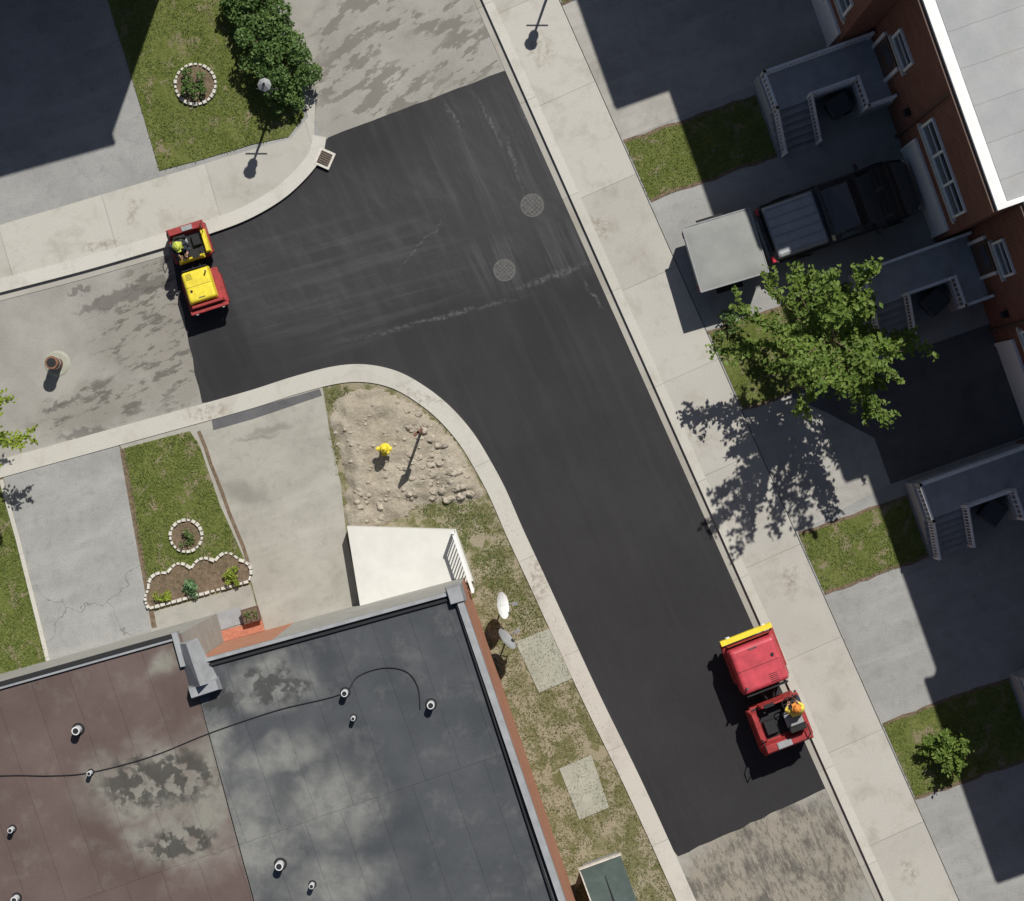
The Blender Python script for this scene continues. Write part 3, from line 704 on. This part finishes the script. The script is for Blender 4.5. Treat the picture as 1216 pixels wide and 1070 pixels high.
p=W(68,432); b=MB(); T=Matrix.Translation((p.x,p.y,0))
b.cyl((0,0,.004),(0,0,.04),.40,.33,'paver',18,T); b.cyl((0,0,.04),(0,0,.85),.18,.18,'rust',18,T); b.cyl((0,0,.45),(0,0,.56),.19,.19,'pipew',18,T,False); b.cyl((0,0,.85),(0,0,.89),.20,.19,'rust',18,T); b.cyl((0,0,.89),(0,0,.895),.14,.14,'dark',14,T)
b.make('pipe_riser')
p=W(386,189); T=Matrix.Translation((p.x,p.y,.13))@Matrix.Rotation(math.radians(-24),4,'Z')@Matrix.Scale(.82,4); b=MB()
b.box(-.30,.30,-.32,.32,-.1,.02,'stone',T); b.box(-.22,.22,-.24,.24,.021,.026,'drain',T)
for k in range(6): b.box(-.2,.2,-.22+k*.08,-.185+k*.08,.027,.03,'dark',T)
b.make('storm_drain')
for px,py,r in ((632,244,.35),(599,321,.33)):
    p=W(px,py); T=Matrix.Translation((p.x,p.y,.036)); b=MB()
    b.cyl((0,0,0),(0,0,.005),r,r,'iron2',32,T); b.cyl((0,0,.0052),(0,0,.008),r*.88,r*.88,'iron',32,T)
    for k in range(-4,5):
        for j in range(-4,5):
            x,y=k*r*.19,j*r*.19
            if math.hypot(x,y)<r*.82 and (k+j)%2==0: b.box(x-.028,x+.028,y-.028,y+.028,.0082,.014,'iron2',T)
    b.make('manhole_cover')
def dish(px,py,rot,tilt,mat,r0=.42):
    p=W(px,py,1.2); e=empty('satellite_dish',Matrix.Translation((p.x,p.y,0))@Matrix.Rotation(rot,4,'Z')); b=MB()
    b.cyl((0,-.1,.1),(0,-.1,1.2),.025,.025,'grey'); b.make('mast',e)
    b=MB(); vs=[];fs=[];n=24;m=5
    Tm=Matrix.Translation((0,0,1.35))@Matrix.Rotation(tilt,4,'X')
    for j in range(m+1):
        r=r0*j/m
        for i in range(n): t=2*math.pi*i/n; vs.append((r*math.cos(t),r*math.sin(t)*.9,r*r*.6))
    for j in range(m):
        for i in range(n): fs.append((j*n+i,j*n+(i+1)%n,(j+1)*n+(i+1)%n,(j+1)*n+i))
    b.add(vs,fs,mat,Tm); b.make('reflector',e,smooth=True)
    b=MB(); b.tube([(0,-.36,.08),(0,-.2,.45),(0,0,.5)],.018,'grey',6,Tm); b.box(-.05,.05,-.05,.05,.42,.55,'grey',Tm); b.tube([(0,-.1,-.1),(0,0,0)],.03,'grey',6,Tm); b.make('feed_arm',e)
dish(594,719,math.radians(100),math.radians(62),'white',.40)
dish(600,760,math.radians(130),math.radians(68),'grey',.36)
# ------------------------------------------------ people
def person(name,T,shirt,hat,lean=.15,vest=None,hands=((-.16,.48,.42),(.16,.48,.42)),look=0.0):
    e=empty(name,T)
    V={};E=[]
    def v(k,p,r): V[k]=(Vector(p),r)
    ly=lean
    v('pel',(0,0,.10),.145); v('wst',(0,ly*.35,.28),.135); v('chs',(0,ly*.8,.46),.165); v('nkb',(0,ly,.60),.085); v('nck',(0,ly+.01,.66),.06); v('hd',(0,ly+.03,.72),.065)
    for s,sg in (('l',-1),('r',1)):
        h=Vector(hands[0 if sg<0 else 1])
        sh=Vector((sg*.19,ly*.98,.56)); mid=(sh+h)/2+Vector((sg*.09,-.06,-.12))
        v(s+'sh',sh,.078); v(s+'el',mid,.052); v(s+'wr',h,.034); v(s+'pm',h+(h-mid).normalized()*.07,.036)
        v(s+'hp',(sg*.10,.03,.08),.105); v(s+'kn',(sg*.17,.44,.13),.07); v(s+'an',(sg*.17,.50,-.28),.048); v(s+'to',(sg*.18,.66,-.33),.045)
    for a,c in (('pel','wst'),('wst','chs'),('chs','nkb'),('nkb','nck'),('nck','hd')): E.append((a,c))
    for s in 'lr': E+=[('chs',s+'sh'),(s+'sh',s+'el'),(s+'el',s+'wr'),(s+'wr',s+'pm'),('pel',s+'hp'),(s+'hp',s+'kn'),(s+'kn',s+'an'),(s+'an',s+'to')]
    ks=list(V); me=bpy.data.meshes.new('skel'); me.from_pydata([V[k][0] for k in ks],[(ks.index(a),ks.index(c)) for a,c in E],[])
    ob=bpy.data.objects.new('skel',me); scene.collection.objects.link(ob)
    sk=ob.modifiers.new('s','SKIN'); sk.use_smooth_shade=True
    for i,k in enumerate(ks):
        d=me.skin_vertices[0].data[i]; r=V[k][1]; d.radius=(r,r); d.use_root=(k=='pel')
    ss=ob.modifiers.new('ss','SUBSURF'); ss.levels=2; ss.render_levels=2
    bpy.context.view_layer.update()
    dg=bpy.context.evaluated_depsgraph_get(); nm=bpy.data.meshes.new_from_object(ob.evaluated_get(dg))
    bpy.data.objects.remove(ob)
    for k in [shirt,'navy','skin','boot']: nm.materials.append(M[k])
    def seg(p,a,c):
        d=c-a; t=max(0,min(1,(p-a).dot(d)/d.length_squared)); return (p-a-d*t).length,t
    for pl in nm.polygons:
        best=min(((seg(pl.center,V[a][0],V[c][0])),a,c) for a,c in E); (dist,t),a,c=best
        k=0
        if c in('nck','hd'): k=2
        elif c[1:]=='pm' or (c[1:]=='wr' and t>.85): k=2
        elif c[1:]=='to' or (c[1:]=='an' and t>.8): k=3
        elif c[1:] in('hp','kn','an') : k=1
        elif a=='pel' and c=='wst' and t<.35: k=1
        pl.material_index=k; pl.use_smooth=True
    bo=bpy.data.objects.new('body',nm); scene.collection.objects.link(bo); bo.parent=e
    Th=Matrix.Translation((0,ly+.05,.80))@Matrix.Rotation(look,4,'Z')@Matrix.Rotation(-.25,4,'X'); b=MB()
    b.sph((0,0,0),.078,.098,.115,'skin',16,12,Th); b.sph((0,.015,-.06),.055,.07,.055,'skin',12,8,Th)
    b.sph((0,-.02,.012),.083,.098,.112,'hair',16,12,Th,-.2)
    b.add([(-.016,.088,-.03),(.016,.088,-.03),(0,.122,-.026),(0,.092,.02)],[(0,1,2),(0,2,3),(1,3,2)],'skin',Th)
    for sg in(-1,1):
        b.sph((sg*.08,0,-.01),.014,.022,.032,'skin',8,6,Th); b.sph((sg*.03,.088,.012),.012,.008,.008,'white',8,6,Th); b.sph((sg*.03,.095,.012),.006,.004,.006,'dark',8,6,Th)
    b.sph((0,.088,-.062),.022,.008,.006,'tail',8,6,Th)
    b.make('head',e,smooth=True)
    b=MB(); b.sph((0,-.005,.03),.108,.13,.12,hat,18,12,Th,0.0)
    b.cyl((0,.01,.025),(0,.01,.035),.135,.125,hat,20,Th); b.box(-.07,.07,.1,.19,.024,.036,hat,Th); b.box(-.012,.012,-.11,.11,.10,.158,hat,Th,.008); b.make('hard_hat',e)
    b=MB()
    for s,sg in(('l',-1),('r',1)):
        w=V[s+'wr'][0]; p=V[s+'pm'][0]; d=(p-w).normalized(); sd=Vector((sg,0,0)); sd=(sd-d*sd.dot(d)).normalized(); dn=Vector((0,0,-1)); dn=(dn-d*dn.dot(d)).normalized()
        for k,L in enumerate((.062,.075,.08,.07)):
            a=p+sd*(.03-.02*(3-k))*1.0+d*.01; L*= .95
            b.tube([a,a+d*L*.45,a+d*L*.75+dn*L*.3,a+d*L*.7+dn*L*.65],[.0095,.009,.008,.007],'skin',6)
        a=p-sd*.03-d*.03; b.tube([a,a-sd*.025+d*.02,a-sd*.028+d*.05+dn*.015],[.011,.01,.008],'skin',6)
    b.make('fingers',e,smooth=True)
    if vest:
        b=MB()
        for zz in (.32,.46):
            yy=ly*(zz-.1)/.5*1.05; n=20
            vs=[]
            for z2 in(zz,zz+.045):
                for i in range(n): t=2*math.pi*i/n; vs.append((.185*math.cos(t),yy+.165*math.sin(t),z2))
            b.add(vs,[(i,(i+1)%n,n+(i+1)%n,n+i) for i in range(n)],vest)
        for sg in(-1,1): b.tube([(sg*.11,ly-.12,.46),(sg*.11,ly-.02,.655),(sg*.10,ly+.12,.50)],.028,vest,6)
        b.make('reflective_bands',e)
    return e
# ------------------------------------------------ rollers
def roller(px,py,ang,sc,hood,body,bar,seatx,hoff,hw,hl0,hl1,st2):
    p=W(px,py); T=Matrix.Translation((p.x,p.y,.035))@Matrix.Rotation(ang,4,'Z')@Matrix.Scale(sc,4)
    e=empty('road_roller',T)
    b=MB()
    for y in(1.02,-1.0):
        b.cyl((-.64,y,.44),(.64,y,.44),.44,.44,'steel',36)
        b.cyl((-.66,y,.44),(.66,y,.44),.16,.16,'dark',14)
    b.make('drums',e)
    b=MB()
    for sx in(-1,1):
        b.box(sx*.70-.035,sx*.70+.035,.45,1.55,.38,.86,body); b.box(sx*.70-.035,sx*.70+.035,-1.5,-.35,.38,.82,body)
    b.box(-.66,.66,.2,.55,.40,.86,body); b.box(-.62,.62,-.58,-.28,.32,.80,body); b.box(-.18,.18,-.3,.22,.35,.62,'dark')
    b.box(-.70,.70,.22,1.5,.862,.895,body)
    b.box(-.70,.70,-1.60,-.30,.86,.93,body); b.make('chassis',e,bevel=.03)
    b=MB(); b.box(-hw+hoff,hw+hoff,hl0,hl1,.90,1.34,hood,None,.07); b.make('hood',e,bevel=.09)
    b=MB(); ym=(hl0+hl1)/2
    b.box(-hw+.1+hoff,hw-.1+hoff,ym-.005,ym+.005,1.335,1.345,'dark')
    for k in range(5): b.box(hoff+.15,hoff+.38,hl0+.14+k*.05,hl0+.155+k*.05,1.34,1.346,'dark')
    b.box(hoff-.12,hoff+.12,hl1-.2,hl1-.17,1.338,1.355,'steel')
    b.cyl((-hw+.16+hoff,hl0+.22,1.32),(-hw+.16+hoff,hl0+.22,1.55),.03,.03,'steel'); b.cyl((hw-.25+hoff,ym+.15,1.34),(hw-.25+hoff,ym+.15,1.37),.045,.045,'dark')
    b.box(-hw+.1+hoff,hw-.1+hoff,hl0-.04,hl0-.001,1.0,1.22,'dark'); b.make('hood_details',e)
    b=MB(); b.box(-.72,.72,1.54,1.68,.82,1.02,bar); b.box(-.62,.62,hl1+.005,1.50,.90,1.20,body,None,.03)
    for sx in(-.5,.5): b.cyl((sx,1.68,.93),(sx,1.72,.93),.06,.06,'pipew',12)
    b.make('front_bumper',e,bevel=.02)
    b=MB(); b.box(-.6,.6,-1.2,-.32,.932,.95,'dark'); b.box(-.66,.66,-1.58,-1.26,.932,1.20,body,None,.06); b.box(-.70,-.48,-1.24,-.36,.932,1.14,st2,None,.05)
    b.box(-.42,.56,-.40,-.22,.951,1.36,st2,None,.07)
    b.box(-.3,.1,-1.52,-1.34,1.202,1.23,'grey'); b.box(-.46,-.1,-1.12,-.7,.951,1.12,'dark',None,.04)
    b.box(-.28,.0,-.36,-.26,1.362,1.38,'dark'); b.make('operator_station',e,bevel=.04)
    b=MB(); b.box(seatx-.23,seatx+.23,-1.08,-.66,1.0,1.20,'grey'); b.box(seatx-.22,seatx+.22,-1.2,-1.08,1.15,1.52,'dark'); b.box(seatx-.1,seatx+.1,-1.0,-.75,.952,1.0,'dark'); b.make('seat',e,bevel=.05)
    b=MB(); c=Vector((seatx,-.42,1.50)); n=18; ax=Vector((0,-.45,.9)).normalized(); u=Vector((1,0,0)); w=ax.cross(u)
    pts=[c+(u*math.cos(2*math.pi*i/n)+w*math.sin(2*math.pi*i/n))*.18 for i in range(n+1)]
    b.tube(pts,.016,'dark'); b.tube([(seatx,-.30,1.2),c],.03,'dark'); b.tube([pts[0],pts[9]],.012,'dark'); b.tube([pts[4],pts[13]],.012,'dark'); b.make('steering_wheel',e)
    b=MB()
    for sx in(-.62,.62):
        b.tube([(sx,-1.42,1.18),(sx,-1.40,1.42),(sx,-1.15,1.42),(sx,-1.12,.95)],.016,'dark')
    b.tube([(-.3,-.5,.95),(-.32,-.45,1.35)],.015,'dark'); b.sph((-.32,-.45,1.38),.03,.03,.03,'dark')
    b.tube([(.1,-.2,.9),(.15,.0,1.0),(.1,.2,.95)],.03,'dark'); b.tube([(-.1,-.2,.9),(-.14,.0,.98),(-.1,.2,.95)],.025,'dark'); b.make('handrails_and_hoses',e)
    return T
T2=roller(907,816,math.atan2(.93,-.36)-math.pi/2,1.1,'red','red2','yellow',.36,0,.68,.10,1.44,'red2')
person('roller_operator',T2@Matrix.Scale(1/1.1,4)@Matrix.Translation((.50,-.90,1.24))@Matrix.Rotation(math.radians(-6),4,'Z'),'shirt','orange',.2,hands=((-.2,.36,.40),(.1,.40,.40)),look=.3)
T1=roller(238,319,math.atan2(-.95,.3)-math.pi/2,.80,'yellow','red2','red2',.25,.10,.56,.08,1.34,'yellow')
person('roller_operator',T1@Matrix.Scale(1.25,4)@Matrix.Translation((.26,-.80,.90)),'navy','hviz',.12,vest='hviz',hands=((-.17,.40,.36),(.08,.42,.38)))
# ------------------------------------------------ trailer + pickup
p=W(*UVp(311,-136)); Tt=Matrix.Translation((p.x,p.y,.12))@Matrix.Rotation(math.atan2(NY,NX)-math.pi/2-math.radians(3),4,'Z')
e=empty('cargo_trailer',Tt)
b=MB(); b.box(-.93,.93,-.98,.98,.55,1.45,'grey'); b.make('box_body',e,bevel=.03)
b=MB(); n=14; vs=[]
for j in range(n+1):
    for i in range(n+1):
        x=-.96+1.92*i/n;y=-1.01+2.02*j/n; ed=min(i,j,n-i,n-j)
        vs.append((x,y,1.50+(.05*min(ed,2)/2)-.03*math.exp(-((x-.1)**2+(y)**2)/.3)+.015*mnoise.noise(Vector((x*2.5,y*2.5,0)))))
b.add(vs,[(j*(n+1)+i,j*(n+1)+i+1,(j+1)*(n+1)+i+1,(j+1)*(n+1)+i) for j in range(n) for i in range(n)],'greyl')
b.make('tarp_cover',e,smooth=True)
b=MB(); b.tube([(-.97,-1.02,1.5),(.97,-1.02,1.5),(.97,1.02,1.5),(-.97,1.02,1.5),(-.97,-1.02,1.5)],.022,'grey')
for k in range(5):
    t=-.8+k*.4; b.tube([(t,-1.03,1.46),(t,-1.03,1.2)],.01,'dark'); b.tube([(-.98,t,1.46),(-.98,t,1.2)],.01,'dark')
b.make('tie_ropes',e)
b=MB()
for sx in(-1,1): b.cyl((sx*.82,-.1,.32),(sx*1.02,-.1,.32),.31,.31,'dark',20); b.cyl((sx*1.02,-.1,.32),(sx*1.03,-.1,.32),.15,.15,'steel',14); b.box(sx*1.0-.12,sx*1.0+.12,-.5,.3,.66,.7,'dark')
b.tube([(-.6,.98,.5),(0,1.6,.48)],.035,'steel'); b.tube([(.6,.98,.5),(0,1.6,.48)],.035,'steel')
for sx in(-.8,.8): b.box(sx-.08,sx+.08,-1.0,-.982,.62,.74,'tail')
b.make('running_gear',e)
p=W(*UVp(456,-137)); Tp=Matrix.Translation((p.x,p.y,.12))@Matrix.Rotation(math.atan2(NY,NX)-math.pi/2,4,'Z')
e=empty('pickup_truck',Tp)
def loft(b,secs,mat,cap=True):
    n=len(secs[0]); vs=[p for s_ in secs for p in s_]; fs=[]
    for j in range(len(secs)-1):
        for i in range(n): fs.append((j*n+i,(j)*n+(i+1)%n,(j+1)*n+(i+1)%n,(j+1)*n+i))
    if cap: fs+=[tuple(range(n))[::-1],tuple(range((len(secs)-1)*n,len(secs)*n))]
    b.add(vs,fs,mat)
def sec(y,w,z0,z1,r=.12,tw=None):
    tw=tw or w-r*.6
    return [(-w,y,z0),(w,y,z0),(w+.02,y,(z0+z1)/2),(w,y,z1-r),(tw,y,z1),(-tw,y,z1),(-w,y,z1-r),(-w-.02,y,(z0+z1)/2)]
b=MB()
loft(b,[sec(-2.3,.80,.45,.98),sec(-2.2,.88,.38,1.04),sec(-.5,.90,.35,1.04),sec(1.0,.90,.35,1.02),sec(1.8,.88,.36,.96),sec(2.18,.80,.38,.88),sec(2.3,.68,.42,.78)],'black')
b.make('body',e,bevel=.02)
b=MB(); loft(b,[sec(-.58,.80,1.0,1.48,.1,.66),sec(-.50,.84,1.0,1.62,.12,.68),sec(.35,.84,1.0,1.66,.12,.68),sec(.62,.84,1.0,1.52,.1,.68),sec(1.12,.84,.98,1.06,.04,.74)],'glass'); b.make('cab_glass',e)
b=MB(); loft(b,[[(-.68,-.50,1.63),(.68,-.50,1.63),(.70,-.2,1.67),(.68,.36,1.672),(-.68,.36,1.672),(-.70,-.2,1.67)],[(-.66,-.48,1.66),(.66,-.48,1.66),(.66,-.2,1.71),(.64,.30,1.71),(-.64,.30,1.71),(-.66,-.2,1.71)]],'black'); b.make('cab_roof',e)
b=MB(); b.box(-.80,.80,-2.22,-.60,1.045,1.22,'bed',None,.06)
b.make('bed_cover',e,bevel=.06)
b=MB()
for k in range(6): b.box(-.70+k*.27,-.66+k*.27,-2.12,-.70,1.221,1.235,'grey')
b.make('bed_cover_ribs',e)
b=MB()
for sx in(-1,1):
    for y in(-1.45,1.4): b.cyl((sx*.74,y,.34),(sx*.94,y,.34),.34,.34,'dark',22); b.cyl((sx*.94,y,.34),(sx*.95,y,.34),.19,.19,'steel',14)
    b.box(sx*.72-.1,sx*.72+.1,-2.36,-2.26,.65,.98,'tail'); b.box(sx*.62-.14,sx*.62+.14,2.2,2.27,.62,.75,'pipew'); b.box(sx*1.0-.1,sx*1.0+.1,.75,.85,1.02,1.16,'black')
b.box(-.7,.7,-2.42,-2.32,.42,.55,'steel'); b.make('wheels_and_lights',e)
# ------------------------------------------------ light, sky, camera
el=math.radians(52); az=math.atan2(.33,.944)
D=Vector((-math.sin(az)*math.cos(el),-math.cos(az)*math.cos(el),-math.sin(el)))
L=bpy.data.lights.new('sun','SUN'); L.energy=4.7; L.angle=math.radians(.53); L.color=(1,.96,.89)
lo=bpy.data.objects.new('sun',L); lo.rotation_euler=D.to_track_quat('-Z','Y').to_euler(); scene.collection.objects.link(lo)
w=bpy.data.worlds.new('World'); scene.world=w; w.use_nodes=True; nt=w.node_tree
sky=nt.nodes.new('ShaderNodeTexSky'); sky.sky_type='NISHITA'; sky.sun_disc=False; sky.sun_elevation=el; sky.sun_rotation=az
nt.links.new(sky.outputs[0],nt.nodes['Background'].inputs[0]); nt.nodes['Background'].inputs[1].default_value=.05
cam=bpy.data.cameras.new('camera'); co=bpy.data.objects.new('camera',cam); scene.collection.objects.link(co)
co.location=(0,0,HC); cam.sensor_width=36; cam.lens=36*HC/(1216/S); cam.clip_end=2000; cam.clip_start=1
scene.camera=co
scene.view_settings.view_transform='Standard'; scene.view_settings.look='None'; scene.view_settings.exposure=0
